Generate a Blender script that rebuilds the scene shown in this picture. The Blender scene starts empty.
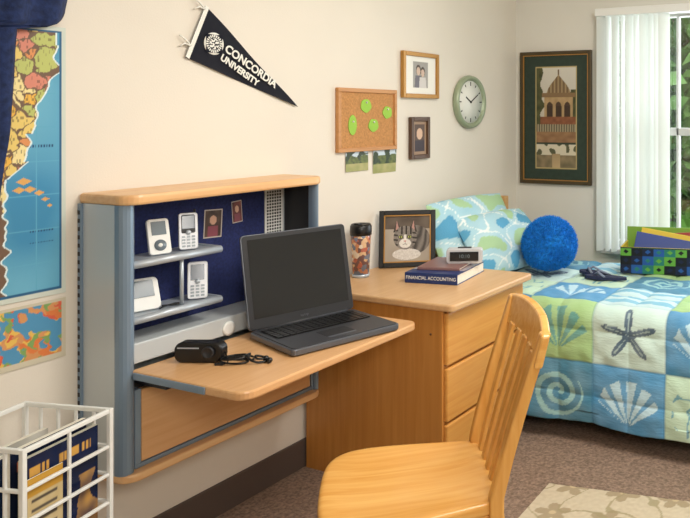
import bpy, math, random
from mathutils import Vector, Matrix, noise
random.seed(7)
scene = bpy.context.scene
try:
    scene.view_settings.view_transform = 'Standard'
except Exception:
    pass

# ---------------------------------------------------------------- colours / materials
def lin(v):
    v /= 255.0
    return v/12.92 if v <= 0.04045 else ((v+0.055)/1.055)**2.4
def C(r, g, b): return (lin(r), lin(g), lin(b), 1.0)
_m = {}
def mat(name, col, rough=0.5, metal=0.0, noise_scale=None, amt=0.12, bump=0.0, spec=0.5, bump_scale=None):
    if name in _m: return _m[name]
    m = bpy.data.materials.new(name); m.use_nodes = True
    nt = m.node_tree; b = nt.nodes['Principled BSDF']
    b.inputs['Base Color'].default_value = col
    b.inputs['Roughness'].default_value = rough
    b.inputs['Metallic'].default_value = metal
    b.inputs['Specular IOR Level'].default_value = spec
    if noise_scale:
        tc = nt.nodes.new('ShaderNodeTexCoord'); n = nt.nodes.new('ShaderNodeTexNoise')
        n.inputs['Scale'].default_value = noise_scale; n.inputs['Detail'].default_value = 4
        nt.links.new(tc.outputs['Object'], n.inputs['Vector'])
        r = nt.nodes.new('ShaderNodeValToRGB')
        r.color_ramp.elements[0].position = 0.3; r.color_ramp.elements[1].position = 0.7
        r.color_ramp.elements[0].color = tuple(c*(1-amt) for c in col[:3])+(1,)
        r.color_ramp.elements[1].color = tuple(min(1, c*(1+amt)) for c in col[:3])+(1,)
        nt.links.new(n.outputs['Fac'], r.inputs['Fac']); nt.links.new(r.outputs['Color'], b.inputs['Base Color'])
        if bump:
            n2 = n
            if bump_scale:
                n2 = nt.nodes.new('ShaderNodeTexNoise'); n2.inputs['Scale'].default_value = bump_scale
                nt.links.new(tc.outputs['Object'], n2.inputs['Vector'])
            bp = nt.nodes.new('ShaderNodeBump'); bp.inputs['Strength'].default_value = bump
            bp.inputs['Distance'].default_value = 0.01
            nt.links.new(n2.outputs['Fac'], bp.inputs['Height']); nt.links.new(bp.outputs['Normal'], b.inputs['Normal'])
    _m[name] = m
    return m
def wood(name, c1, c2, axis='x', rough=0.35, sc=1.0):
    if name in _m: return _m[name]
    m = bpy.data.materials.new(name); m.use_nodes = True
    nt = m.node_tree; b = nt.nodes['Principled BSDF']; b.inputs['Roughness'].default_value = rough
    tc = nt.nodes.new('ShaderNodeTexCoord'); mp = nt.nodes.new('ShaderNodeMapping')
    s = {'x': (1.5, 28, 28), 'y': (28, 1.5, 28), 'z': (28, 28, 1.5)}[axis]
    mp.inputs['Scale'].default_value = tuple(v*sc for v in s)
    n = nt.nodes.new('ShaderNodeTexNoise'); n.inputs['Scale'].default_value = 1.6; n.inputs['Detail'].default_value = 6
    n.inputs['Distortion'].default_value = 0.6
    r = nt.nodes.new('ShaderNodeValToRGB')
    r.color_ramp.elements[0].position = 0.3; r.color_ramp.elements[1].position = 0.72
    r.color_ramp.elements[0].color = c1; r.color_ramp.elements[1].color = c2
    nt.links.new(tc.outputs['Object'], mp.inputs['Vector']); nt.links.new(mp.outputs['Vector'], n.inputs['Vector'])
    nt.links.new(n.outputs['Fac'], r.inputs['Fac']); nt.links.new(r.outputs['Color'], b.inputs['Base Color'])
    _m[name] = m
    return m
def painted_mat(rough=0.5, bump=0.0):
    k = 'painted_%s_%s' % (rough, bump)
    if k in _m: return _m[k]
    m = bpy.data.materials.new(k); m.use_nodes = True
    nt = m.node_tree; b = nt.nodes['Principled BSDF']; b.inputs['Roughness'].default_value = rough
    b.inputs['Specular IOR Level'].default_value = .3
    a = nt.nodes.new('ShaderNodeAttribute'); a.attribute_name = 'Col'
    nt.links.new(a.outputs['Color'], b.inputs['Base Color'])
    if bump:
        n = nt.nodes.new('ShaderNodeTexNoise'); n.inputs['Scale'].default_value = 60
        bp = nt.nodes.new('ShaderNodeBump'); bp.inputs['Strength'].default_value = bump; bp.inputs['Distance'].default_value = 0.01
        nt.links.new(n.outputs['Fac'], bp.inputs['Height']); nt.links.new(bp.outputs['Normal'], b.inputs['Normal'])
    _m[k] = m
    return m

# ---------------------------------------------------------------- mesh helpers
def link(o, parent=None):
    scene.collection.objects.link(o)
    if parent: o.parent = parent
    return o
def grp(name, loc=(0, 0, 0), rz=0.0):
    e = bpy.data.objects.new(name, None); e.empty_display_size = 0.05
    e.location = loc; e.rotation_euler = (0, 0, math.radians(rz))
    return link(e)
def meshobj(name, verts, faces, m=None, parent=None, loc=(0, 0, 0), rot=(0, 0, 0), smooth=False, bevel=0, seg=2):
    me = bpy.data.meshes.new(name); me.from_pydata([tuple(v) for v in verts], [], faces); me.validate(); me.update()
    if m: me.materials.append(m)
    o = bpy.data.objects.new(name, me); o.location = loc; o.rotation_euler = [math.radians(a) for a in rot]
    if smooth: me.polygons.foreach_set('use_smooth', [True]*len(me.polygons))
    if bevel:
        b = o.modifiers.new('bevel', 'BEVEL'); b.width = bevel; b.segments = seg; b.limit_method = 'ANGLE'; b.angle_limit = math.radians(35)
    return link(o, parent)
BF = [(0, 3, 2, 1), (4, 5, 6, 7), (0, 1, 5, 4), (1, 2, 6, 5), (2, 3, 7, 6), (3, 0, 4, 7)]
def boxv(x0, x1, y0, y1, z0, z1):
    return [(x0, y0, z0), (x1, y0, z0), (x1, y1, z0), (x0, y1, z0), (x0, y0, z1), (x1, y0, z1), (x1, y1, z1), (x0, y1, z1)]
def box(name, x0, x1, y0, y1, z0, z1, m, parent=None, bevel=0.0, rot=(0, 0, 0), seg=2):
    cx, cy, cz = (x0+x1)/2, (y0+y1)/2, (z0+z1)/2
    hx, hy, hz = abs(x1-x0)/2, abs(y1-y0)/2, abs(z1-z0)/2
    return meshobj(name, boxv(-hx, hx, -hy, hy, -hz, hz), BF, m, parent, (cx, cy, cz), rot, False, bevel, seg)
def boxes(name, L, m, parent=None, bevel=0.0):
    v = []; f = []
    for b in L:
        n = len(v); v += boxv(*b); f += [tuple(i+n for i in q) for q in BF]
    return meshobj(name, v, f, m, parent, bevel=bevel)
def prism(name, pts, z0, z1, m, parent=None, bevel=0.0, loc=(0, 0, 0), rot=(0, 0, 0)):
    n = len(pts)
    v = [(x, y, z0) for x, y in pts]+[(x, y, z1) for x, y in pts]
    f = [tuple(reversed(range(n))), tuple(range(n, 2*n))]+[(i, (i+1) % n, n+(i+1) % n, n+i) for i in range(n)]
    return meshobj(name, v, f, m, parent, loc, rot, False, bevel)
def loft(name, secs, m, parent=None, smooth=False, bevel=0.0, cap=True, loc=(0, 0, 0), rot=(0, 0, 0), closed=False):
    n = len(secs[0]); v = [p for s in secs for p in s]; f = []
    N = len(secs)
    for i in range(N-1 if not closed else N):
        a = i*n; b = ((i+1) % N)*n
        for j in range(n):
            f.append((a+j, a+(j+1) % n, b+(j+1) % n, b+j))
    if cap and not closed:
        f.append(tuple(reversed(range(n)))); f.append(tuple(range((N-1)*n, N*n)))
    return meshobj(name, v, f, m, parent, loc, rot, smooth, bevel)
def lathe(name, prof, m, parent=None, n=32, loc=(0, 0, 0), rot=(0, 0, 0), smooth=True):
    secs = [[(r*math.cos(2*math.pi*j/n), r*math.sin(2*math.pi*j/n), z) for j in range(n)] for r, z in prof]
    return loft(name, secs, m, parent, smooth, cap=True, loc=loc, rot=rot)
def tube(name, pts, r, m, parent=None, n=8, closed=False, loc=(0, 0, 0), rot=(0, 0, 0)):
    pts = [Vector(p) for p in pts]; secs = []
    N = len(pts)
    for i, p in enumerate(pts):
        if closed: d = (pts[(i+1) % N]-pts[i-1])
        else: d = pts[min(i+1, N-1)]-pts[max(i-1, 0)]
        d.normalize()
        up = Vector((0, 0, 1)) if abs(d.z) < 0.9 else Vector((1, 0, 0))
        a = d.cross(up).normalized(); b = a.cross(d)
        secs.append([p+r*(math.cos(2*math.pi*j/n)*a+math.sin(2*math.pi*j/n)*b) for j in range(n)])
    return loft(name, secs, m, parent, True, closed=closed, loc=loc, rot=rot)
def bar(name, p0, p1, w0, d0, w1, d1, m, parent=None, bevel=0.004, mid=None):
    P = [Vector(p0)]+([Vector(mid)] if mid else [])+[Vector(p1)]
    secs = []
    for i, p in enumerate(P):
        t = i/(len(P)-1); w = w0+(w1-w0)*t; d = d0+(d1-d0)*t
        secs.append([p+Vector((-w/2, -d/2, 0)), p+Vector((w/2, -d/2, 0)), p+Vector((w/2, d/2, 0)), p+Vector((-w/2, d/2, 0))])
    return loft(name, secs, m, parent, bevel=bevel)
def setcol(me, cols):
    a = me.attributes.new('Col', 'FLOAT_COLOR', 'POINT')
    flat = []
    for c in cols: flat += (c[0], c[1], c[2], 1.0)
    a.data.foreach_set('color', flat)
def painted(name, w, h, nx, nz, func, parent=None, loc=(0, 0, 0), rot=(0, 0, 0), rough=0.5):
    # a flat picture in local XZ facing -Y ; func(a,b) with a,b in 0..1
    v = []; c = []
    for j in range(nz+1):
        for i in range(nx+1):
            a = i/nx; b = j/nz
            v.append(((a-.5)*w, 0, (b-.5)*h)); c.append(func(a, b))
    f = []
    for j in range(nz):
        for i in range(nx):
            k = j*(nx+1)+i; f.append((k, k+1, k+nx+2, k+nx+1))
    o = meshobj(name, v, f, painted_mat(rough), parent, loc, rot)
    setcol(o.data, c)
    return o
def nz2(x, y, s=0.0): return noise.noise(Vector((x, y, s)))*0.5+0.5
def mix(a, b, t):
    t = max(0, min(1, t)); return tuple(a[i]*(1-t)+b[i]*t for i in range(3))+(1,)
def text(name, s, size, m, parent, loc, rot, ext=0.0004, align='CENTER', sx=1.0):
    cu = bpy.data.curves.new(name, 'FONT'); cu.body = s; cu.size = size; cu.extrude = ext
    cu.align_x = align; cu.align_y = 'CENTER'; cu.materials.append(m)
    o = bpy.data.objects.new(name, cu); o.location = loc; o.rotation_euler = [math.radians(a) for a in rot]; o.scale = (sx, 1, 1)
    return link(o, parent)
def rrect(x0, x1, y0, y1, r, corners=(1, 1, 1, 1), n=6):
    # corners: (x0y0, x1y0, x1y1, x0y1)
    P = []
    cs = [((x0+r, y0+r), 180, (x0, y0)), ((x1-r, y0+r), 270, (x1, y0)), ((x1-r, y1-r), 0, (x1, y1)), ((x0+r, y1-r), 90, (x0, y1))]
    for k, (c, a, p) in enumerate(cs):
        if corners[k]:
            for i in range(n+1):
                t = math.radians(a+90*i/n); P.append((c[0]+r*math.cos(t), c[1]+r*math.sin(t)))
        else: P.append(p)
    return P

# ---------------------------------------------------------------- common materials
M_wall = mat('wall_paint', C(228, 220, 207), 0.85, noise_scale=2.5, amt=0.02, bump=0.05, bump_scale=180)
M_wallb = mat('wall_paint_back', C(222, 218, 208), 0.85, noise_scale=2.5, amt=0.02)
M_ceil = mat('ceiling_paint', C(240, 238, 232), 0.9)
M_white = mat('white_plastic', C(236, 236, 232), 0.4)
M_trim = mat('vinyl_baseboard', C(88, 76, 70), 0.5)
M_silver = mat('silver_metal_paint', C(186, 194, 202), 0.35, 0.3)
M_pale = mat('pale_grey_metal', C(200, 206, 208), 0.4, 0.15)
M_blueg = mat('blue_grey_metal', C(128, 148, 168), 0.35, 0.3)
M_black = mat('black_plastic', C(14, 14, 16), 0.35)
M_dark = mat('dark_grey', C(36, 37, 41), 0.5)
M_screen = mat('dark_screen', C(32, 34, 36), 0.15)
M_maple = wood('desk_wood', C(212, 160, 108), C(224, 178, 128), 'y')
M_mapleedge = wood('wood_edge', C(224, 172, 118), C(236, 194, 142), 'y')
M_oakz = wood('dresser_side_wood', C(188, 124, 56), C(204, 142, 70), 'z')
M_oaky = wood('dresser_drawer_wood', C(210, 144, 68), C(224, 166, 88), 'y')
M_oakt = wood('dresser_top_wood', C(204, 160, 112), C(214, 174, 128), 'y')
M_chair = wood('chair_wood', C(212, 150, 72), C(228, 174, 96), 'z', 0.25)
M_chairx = wood('chair_seat_wood', C(214, 152, 74), C(230, 178, 102), 'y', 0.22)
M_navy = mat('navy_fabric_board', C(30, 40, 90), 0.9, noise_scale=120, amt=0.3)

# ---------------------------------------------------------------- room shell
XR, YF, YB, ZC = 3.7, -1.3, 4.054, 2.5
M_carpet = mat('carpet', C(142, 120, 104), 0.95, noise_scale=90, amt=0.42, bump=0.6)
box('floor', -0.1, XR+.1, YF-.1, YB+.1, -0.1, 0, M_carpet)
box('ceiling', -0.1, XR+.1, YF-.1, YB+.1, ZC, ZC+.1, M_ceil)
box('wall_left', -0.1, 0, YF-.1, YB+.1, 0, ZC, M_wall)
box('wall_right', XR, XR+.1, YF-.1, YB+.1, 0, ZC, M_wall)
box('wall_front', 0, XR, YF-.1, YF, 0, ZC, M_wall)
WX0, WX1, WZ0, WZ1 = 0.62, 2.15, 0.66, 2.06
boxes('wall_back', [(0, WX0, YB, YB+.12, 0, ZC), (WX1, XR, YB, YB+.12, 0, ZC), (WX0, WX1, YB, YB+.12, 0, WZ0), (WX0, WX1, YB, YB+.12, WZ1, ZC)], M_wallb)
box('baseboard_left', 0, .012, YF, YB, 0, .115, M_trim, bevel=.003)
box('baseboard_back', .012, XR, YB-.012, YB, 0, .115, M_trim, bevel=.003)
box('baseboard_right', XR-.012, XR, YF, YB-.012, 0, .115, M_trim, bevel=.003)

# window
w = grp('window_1')
M_frame = mat('window_frame_paint', C(196, 198, 196), 0.5)
boxes('frame', [(WX0, WX0+.04, YB+.03, YB+.09, WZ0, WZ1), (WX1-.04, WX1, YB+.03, YB+.09, WZ0, WZ1), (WX0+.04, WX1-.04, YB+.03, YB+.09, WZ0, WZ0+.04), (WX0+.04, WX1-.04, YB+.03, YB+.09, WZ1-.04, WZ1),
                (WX0+.04, WX1-.04, YB+.035, YB+.085, 1.33, 1.375), (1.42, 1.46, YB+.035, YB+.085, WZ0+.04, 1.33), (1.42, 1.46, YB+.035, YB+.085, 1.375, WZ1-.04),
                (1.045, 1.06, YB+.035, YB+.08, WZ0+.04, WZ1-.04)], M_frame, w, bevel=.003)
gm = bpy.data.materials.new('window_glass'); gm.use_nodes = True; nt = gm.node_tree
for n in list(nt.nodes): nt.nodes.remove(n)
o_ = nt.nodes.new('ShaderNodeOutputMaterial'); mx = nt.nodes.new('ShaderNodeMixShader'); tr = nt.nodes.new('ShaderNodeBsdfTransparent'); gl = nt.nodes.new('ShaderNodeBsdfGlossy')
gl.inputs['Roughness'].default_value = 0.02; mx.inputs[0].default_value = 0.06
nt.links.new(tr.outputs[0], mx.inputs[1]); nt.links.new(gl.outputs[0], mx.inputs[2]); nt.links.new(mx.outputs[0], o_.inputs[0])
box('glass', WX0+.04, WX1-.04, YB+.058, YB+.062, WZ0+.04, WZ1-.04, gm, w)
box('trim_1', WX0-.02, WX1+.02, YB-.05, YB+.03, WZ0-.03, WZ0, M_frame, bevel=.004)

# vertical blinds
vb = grp('vertical_blinds')
sm = bpy.data.materials.new('blind_vinyl'); sm.use_nodes = True; nt = sm.node_tree; b = nt.nodes['Principled BSDF']
b.inputs['Base Color'].default_value = C(238, 240, 238); b.inputs['Roughness'].default_value = .6
tl = nt.nodes.new('ShaderNodeBsdfTranslucent'); tl.inputs['Color'].default_value = C(240, 244, 240)
mx = nt.nodes.new('ShaderNodeMixShader'); mx.inputs[0].default_value = .4
nt.links.new(b.outputs[0], mx.inputs[1]); nt.links.new(tl.outputs[0], mx.inputs[2]); nt.links.new(mx.outputs[0], nt.nodes['Material Output'].inputs[0])
box('headrail', .585, 2.2, YB-.095, YB-.02, 2.03, 2.075, M_white, vb, .004)
for i, x in enumerate([.612, .655, .70, .745, .79, .835, .88, .925, .965, 1.0]):
    a = math.radians([60, 84, 72, 90, 66, 78, 60, 80, 64, 50][i])
    secs = []
    for z in (.65, 1.34, 2.03):
        pts = []
        for k in range(7):
            s = (k-3)/3*.040; bow = .006*(1-((k-3)/3)**2)
            pts.append((x+s*math.cos(a)+bow*math.sin(a), YB-.055+s*math.sin(a)*.85-bow*math.cos(a), z))
        secs.append(pts+[(p[0]+.001, p[1]+.001, p[2]) for p in reversed(pts)])
    loft('slat_%d' % (i+1), secs, sm, vb)

# outside: lawn and tree
mleaf = mat('foliage', C(92, 132, 60), 0.6, noise_scale=1.6, amt=0.6)
tree = grp('garden_tree')
v = []; f = []
for i in range(11000):
    th = random.uniform(0, 6.28); ph = math.acos(random.uniform(-1, 1)); R = random.uniform(.05, 1)**.5
    c = Vector((-.2+2.9*R*math.cos(th)*math.sin(ph), 8.4+1.6*R*math.sin(th)*math.sin(ph), 1.5+2.2*R*math.cos(ph)))
    a = Vector((random.gauss(0, 1), random.gauss(0, 1), random.gauss(0, 1))).normalized()
    b_ = a.cross(Vector((random.gauss(0, 1), random.gauss(0, 1), random.gauss(0, 1)))).normalized()
    s = random.uniform(.08, .18); n = len(v)
    v += [c-a*s, c+b_*s*.5, c+a*s, c-b_*s*.5]; f.append((n, n+1, n+2, n+3))
meshobj('leaves', v, f, mleaf, tree)
tube('trunk', [(-.4, 8.4, -1), (-.45, 8.4, .5), (-.35, 8.5, 2), (-.5, 8.4, 3.2)], .12, mat('bark', C(90, 75, 60), .9), tree)
box('lawn', -8, 12, 4.4, 20, -1.2, -1.1, mat('grass', C(110, 150, 74), .9, noise_scale=5, amt=.3))

# ---------------------------------------------------------------- wall maps
mapg = grp('world_map_poster', (0, 0, 0), 0)
PW = 0.80; y1 = 1.377
random.seed(11)
cells = [(random.uniform(.68, 1), random.uniform(.4, 1), random.randrange(6)) for _ in range(95)]
LP = [C(232, 204, 120), C(222, 150, 96), C(190, 196, 116), C(240, 222, 160), C(216, 140, 120), C(234, 184, 84)]
def land(a, b):
    aa = a+.012*noise.noise(Vector((a*50, b*50, 1))); bb = b+.012*noise.noise(Vector((a*50, b*50, 7)))
    d1 = d2 = 9; k = 0
    for (x, y, q_) in cells:
        d = (x-aa)**2+(y-bb)**2
        if d < d1: d2 = d1; d1 = d; k = q_
        elif d < d2: d2 = d
    if math.sqrt(d2)-math.sqrt(d1) < .004: return C(120, 96, 80)
    if nz2(a*170, math.floor(b*90)*3.7) > .66: return mix(LP[k], C(90, 70, 60), .6)
    return LP[k]
def mapf(a, b):
    if a > .985 or b < .018 or b > .985: return C(206, 214, 204)
    if a > .978 or b < .028 or b > .978: return C(50, 100, 140)
    if a < .70: return C(150, 170, 150)
    coast = .885+.05*noise.noise(Vector((b*6, .3, 0)))+.03*noise.noise(Vector((b*22, 1, 0)))
    if b > .60: coast += .055*math.sin((b-.60)*7.5)+.03*(b-.6)
    elif b > .50: coast -= .02
    elif b > .44: coast = .87-(.50-b)*1.1
    else: coast = .80+.03*noise.noise(Vector((b*30, 4, 0)))
    if b > .93: coast = .965
    if a < coast:
        return land(a, b)
    if a < coast+.006: return C(226, 240, 240)
    for (ix, iy, r) in ((.86, .43, .014), (.845, .40, .012), (.88, .40, .012), (.91, .385, .010), (.93, .36, .008), (.945, .335, .006)):
        if abs(a-ix)/1.8+abs(b-iy) < r: return C(222, 170, 100)
    if abs((a*10) % 1) < .02 or abs((b*8) % 1) < .014: return C(100, 170, 200)
    if .88 < a < .96 and (.55 < b < .562 or .24 < b < .25 or .20 < b < .206) and math.sin(a*700) > -.2: return C(40, 80, 120)
    return mix(C(70, 142, 184), C(112, 180, 208), .5+.9*noise.noise(Vector((a*4, b*4, 2)))+.3*(coast+.12-a))
painted('map_sheet', PW, .786, 520, 300, mapf, mapg, (.004, y1-PW/2, .923+.393), (0, 0, 90), .35)
def mapf2(a, b):
    if a > .985 or b < .10 or b > .95: return C(206, 198, 176)
    if a < .7: return C(150, 170, 150)
    n = noise.noise(Vector((a*14, b*4, 5)))+.5*noise.noise(Vector((a*40, b*10, 2)))
    if n > -.03:
        k = noise.noise(Vector((math.floor(a*40+n*2), math.floor(b*6+n*2), 1.3)))
        P = [C(220, 126, 72), C(230, 190, 96), C(130, 166, 100), C(214, 152, 100), C(216, 100, 76)]
        return P[int(abs(k)*97) % 5]
    return C(86, 150, 190)
painted('map_inset_sheet', PW, .175, 380, 70, mapf2, mapg, (.004, y1-PW/2, .8215), (0, 0, 90), .35)

# hanging denim jacket
dj = grp('hanging_denim_jacket')
M_denim = mat('denim', C(30, 46, 88), 0.9, noise_scale=60, amt=.4, bump=.3)
def ymaxf(z):
    if z > 1.93: return 1.20+.17*min(1, (2.07-z)/.14)
    if z > 1.76: return 1.365+.01*math.sin((z-1.76)*18)
    if z > 1.69: return 1.228+.137*math.sqrt(max(0, 1-((1.76-z)/.07)**2))
    return 1.228-.03*(1.69-z)/.47
v = []; f = []; NI, NJ = 40, 70
for j in range(NJ+1):
    z = 2.07-.86*j/NJ; ya = .74+.2*max(0, (z-1.95)/.12); yb = ymaxf(z)
    for i in range(NI+1):
        y = ya+(yb-ya)*i/NI
        x = .062+.022*math.sin(y*62+2*math.sin(z*5))+.012*noise.noise(Vector((y*12, z*9, 0)))
        x *= 1-.45*(abs(2*i/NI-1))**4
        v.append((x, y, z))
for j in range(NJ):
    for i in range(NI):
        k = j*(NI+1)+i; f.append((k, k+NI+1, k+NI+2, k+1))
o = meshobj('denim_cloth', v, f, M_denim, dj, smooth=True)
sd = o.modifiers.new('s', 'SOLIDIFY'); sd.thickness = .014
lathe('button', [(0, 0), (.008, 0), (.008, .004), (0, .004)], mat('brass', C(190, 150, 80), .3, 1), dj, 12, (.092, 1.1, 1.62), (0, 90, 0))
box('hook_plate', .001, .01, 1.06, 1.12, 2.05, 2.12, M_silver, dj, .002)
tube('hook', [(.01, 1.09, 2.09), (.05, 1.09, 2.08), (.07, 1.09, 2.1)], .006, M_silver, dj)

# ---------------------------------------------------------------- pennant
pn = grp('university_pennant')
M_felt = mat('black_felt', C(20, 22, 34), .95)
M_feltw = mat('white_felt', C(235, 233, 225), .9)
top = Vector((0, 1.842, 1.838)); bot = Vector((0, 1.764, 1.650)); tip = Vector((0, 2.264, 1.484))
v = []
N = 20
for i in range(N+1):
    t = i/N
    a = top.lerp(tip, t); b_ = bot.lerp(tip, t); x = .008+.004*math.sin(t*9)
    v += [(x, a.y, a.z), (x, b_.y, b_.z)]
f = [(2*i, 2*i+1, 2*i+3, 2*i+2) for i in range(N)]
o = meshobj('felt', v, f, M_felt, pn); s_ = o.modifiers.new('s', 'SOLIDIFY'); s_.thickness = .003
d = (bot-top).normalized(); e = (tip-(top+bot)/2).normalized()
def yz(p, x): return (x, p.y, p.z)
meshobj('hem_strip', [yz(top-e*.004, .013), yz(bot-e*.004, .013), yz(bot+e*.012, .013), yz(top+e*.012, .013)], [(0, 1, 2, 3)], M_feltw, pn)
for k, q in enumerate([top+d*.015, top+d*.16]):
    for s in (-1, 1):
        tube('tie_%d_%d' % (k, s), [yz(q, .014), yz(q-e*.03+Vector((0, 0, s*.008)), .016), yz(q-e*.05+Vector((0, 0, s*.02-.01)), .012)], .003, M_feltw, pn, 6)
sc_ = (top+bot)/2+e*.078
lathe('seal_ring', [(.033, 0), (.040, 0), (.040, .002), (.033, .002)], M_feltw, pn, 32, (.0125, sc_.y, sc_.z), (0, 90, 0))
def sealf(a, b):
    x = a*2-1; y = b*2-1; r = math.hypot(x, y)
    if r > .98: return C(20, 22, 34)
    if r > .7: return C(235, 233, 225) if math.sin(math.atan2(y, x)*22) > -.3 else C(20, 22, 34)
    if r > .62: return C(20, 22, 34)
    return C(235, 233, 225) if noise.noise(Vector((x*5, y*5, 2))) > -.05 else C(20, 22, 34)
painted('seal', .066, .066, 60, 60, sealf, pn, (.0155, sc_.y, sc_.z), (0, 0, 90), .9)
def textwall(name, s, size, p, sx):
    cu = bpy.data.curves.new(name, 'FONT'); cu.body = s; cu.size = size; cu.extrude = .0006; cu.offset = .0012
    cu.align_x = 'LEFT'; cu.align_y = 'CENTER'; cu.materials.append(M_feltw)
    o = bpy.data.objects.new(name, cu)
    ex = Vector((0, e.y, e.z)); ez = Vector((1, 0, 0)); ey = ez.cross(ex)
    o.matrix_world = Matrix.Translation((.0165, p.y, p.z)) @ Matrix((ex, ey, ez)).transposed().to_4x4() @ Matrix.Diagonal((sx, 1, 1, 1))
    scene.collection.objects.link(o); o.parent = pn
nrm = Vector((0, -e.z, e.y))
textwall('lettering_upper', 'CONCORDIA', .042, sc_+e*.046+nrm*.014, 1.02)
textwall('lettering_lower', 'UNIVERSITY', .034, sc_+e*.046-nrm*.026, 1.02)

# ---------------------------------------------------------------- cork board
cb = grp('cork_board')
M_cork = mat('cork', C(188, 136, 84), .95, noise_scale=110, amt=.16, bump=.2)
M_corkf = wood('cork_frame_wood', C(186, 130, 76), C(202, 146, 90), 'y', .5)
box('cork_panel', .001, .012, 2.49, 2.868, 1.293, 1.562, M_cork, cb)
boxes('frame', [(.001, .02, 2.482, 2.875, 1.285, 1.303), (.001, .02, 2.482, 2.875, 1.552, 1.570), (.001, .02, 2.482, 2.50, 1.303, 1.552), (.001, .02, 2.857, 2.875, 1.303, 1.552)], M_corkf, cb, .002)
M_green = mat('green_paper', C(150, 196, 70), .7)
for i, (y, z, r) in enumerate([(2.575, 1.405, .030), (2.662, 1.492, .031), (2.712, 1.402, .030), (2.809, 1.462, .029)]):
    pts = []
    for k in range(24):
        t = 2*math.pi*k/24
        rr = r*(1+(.04*math.cos(5*t+i) if i else 0))
        pts.append((rr*math.cos(t)*(.85 if i == 0 else 1.1), rr*math.sin(t)*(1.5 if i == 0 else 1.0)))
    prism('leaf_note_%d' % i, pts, 0, .003, M_green, cb, loc=(.0125, y, z), rot=(90, 0, 90))
    lathe('pin_%d' % i, [(0, 0), (.004, 0), (.004, .006), (0, .008)], M_white, cb, 10, (.0155, y, z+.015), (0, 90, 0))

def landscape(seed):
    def fn(a, b):
        if b > .66+.1*noise.noise(Vector((a*3, seed, 0))): c = C(200, 214, 224)
        elif b > .34: c = mix(C(36, 56, 30), C(120, 130, 60), nz2(a*9, b*9, seed))
        else: c = mix(C(130, 140, 70), C(186, 176, 120), nz2(a*5, b*5, seed))
        if b > .34 and nz2(a*4, b*3, seed+2) > .55: c = mix(C(26, 40, 24), C(60, 76, 40), nz2(a*12, b*12, seed))
        return c
    return fn
for i, (ya, yb, za, zb) in enumerate([(2.543, 2.688, 1.196, 1.300), (2.722, 2.886, 1.176, 1.303)]):
    g = grp('photo_print')
    painted('print', yb-ya, zb-za, 50, 40, landscape(i*7+1), g, (.004, (ya+yb)/2, (za+zb)/2), (i*3-1, 0, 90), .4)
    lathe('pin', [(0, 0), (.004, 0), (.004, .006), (0, .008)], M_white, g, 10, (.004, (ya+yb)/2, zb-.01), (0, 90, 0))

# ---------------------------------------------------------------- framed pictures
def framed(name, loc, rz, w, h, depth, fw, fm, func, nx, nz_, lean=0, inner=None, rough=.4):
    g = grp(name, loc, rz)
    g.rotation_euler = (math.radians(-lean), 0, math.radians(rz))
    def bx(nm, x0, x1, z0, z1, d0, d1, m, bv=.003): box(nm, x0, x1, -d1, -d0, z0, z1, m, g, bv)
    bx('frame_left', -w/2, -w/2+fw, 0, h, 0, depth, fm); bx('frame_right', w/2-fw, w/2, 0, h, 0, depth, fm)
    bx('frame_bottom', -w/2+fw, w/2-fw, 0, fw, 0, depth, fm); bx('frame_top', -w/2+fw, w/2-fw, h-fw, h, 0, depth, fm)
    bx('backing', -w/2+.003, w/2-.003, .003, h-.003, 0, depth*.4, M_dark, 0)
    if inner:
        i = fw; t = .005
        for nm, a in (('lip_l', (-w/2+i, -w/2+i+t, i, h-i)), ('lip_r', (w/2-i-t, w/2-i, i, h-i)), ('lip_b', (-w/2+i+t, w/2-i-t, i, i+t)), ('lip_t', (-w/2+i+t, w/2-i-t, h-i-t, h-i))):
            bx(nm, *a, depth*.3, depth*.85, inner, 0)
    painted('picture', w-2*fw, h-2*fw, nx, nz_, func, g, (0, -depth*.5, h/2), (0, 0, 0), rough)
    return g
M_gold = mat('gilt_wood', C(176, 128, 60), .35, .3)
M_brownf = mat('brown_wood_frame', C(84, 58, 40), .4)
M_blackf = mat('black_frame', C(14, 12, 10), .45)
M_grnf = mat('dark_green_frame', C(74, 60, 36), .35, .2)
def couple(a, b):
    if not (.25 < a < .75 and .16 < b < .86): return C(236, 233, 224)
    x = (a-.25)/.50; y = (b-.16)/.70
    c = C(160, 156, 150)
    for hx, hy, s in ((.36, .66, .16), (.64, .60, .15)):
        if ((x-hx)/s)**2+((y-hy-.03)/(s*1.25))**2 < 1: c = C(80, 68, 60)
        if ((x-hx)/(s*.75))**2+((y-hy+.02)/(s))**2 < 1: c = C(206, 180, 160)
        if y < hy-.18 and abs(x-hx) < .2+.1*(hy-.18-y): c = C(110, 106, 114) if hx < .5 else C(210, 204, 200)
    return c
framed('picture_frame', (.002, 3.067, 1.535), 90, .294, .232, .02, .022, M_gold, couple, 80, 70)
def portrait(a, b):
    c = C(90, 70, 60)
    if ((a-.5)/.22)**2+((b-.62)/.17)**2 < 1: c = C(214, 178, 150)
    if b < .42 and abs(a-.5) < .35: c = C(60, 50, 56)
    if .14 > a or a > .86 or b < .1 or b > .9: c = C(160, 130, 104)
    return c
framed('picture_frame', (.002, 3.059, 1.228), 90, .154, .212, .02, .022, M_brownf, portrait, 50, 60)
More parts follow.
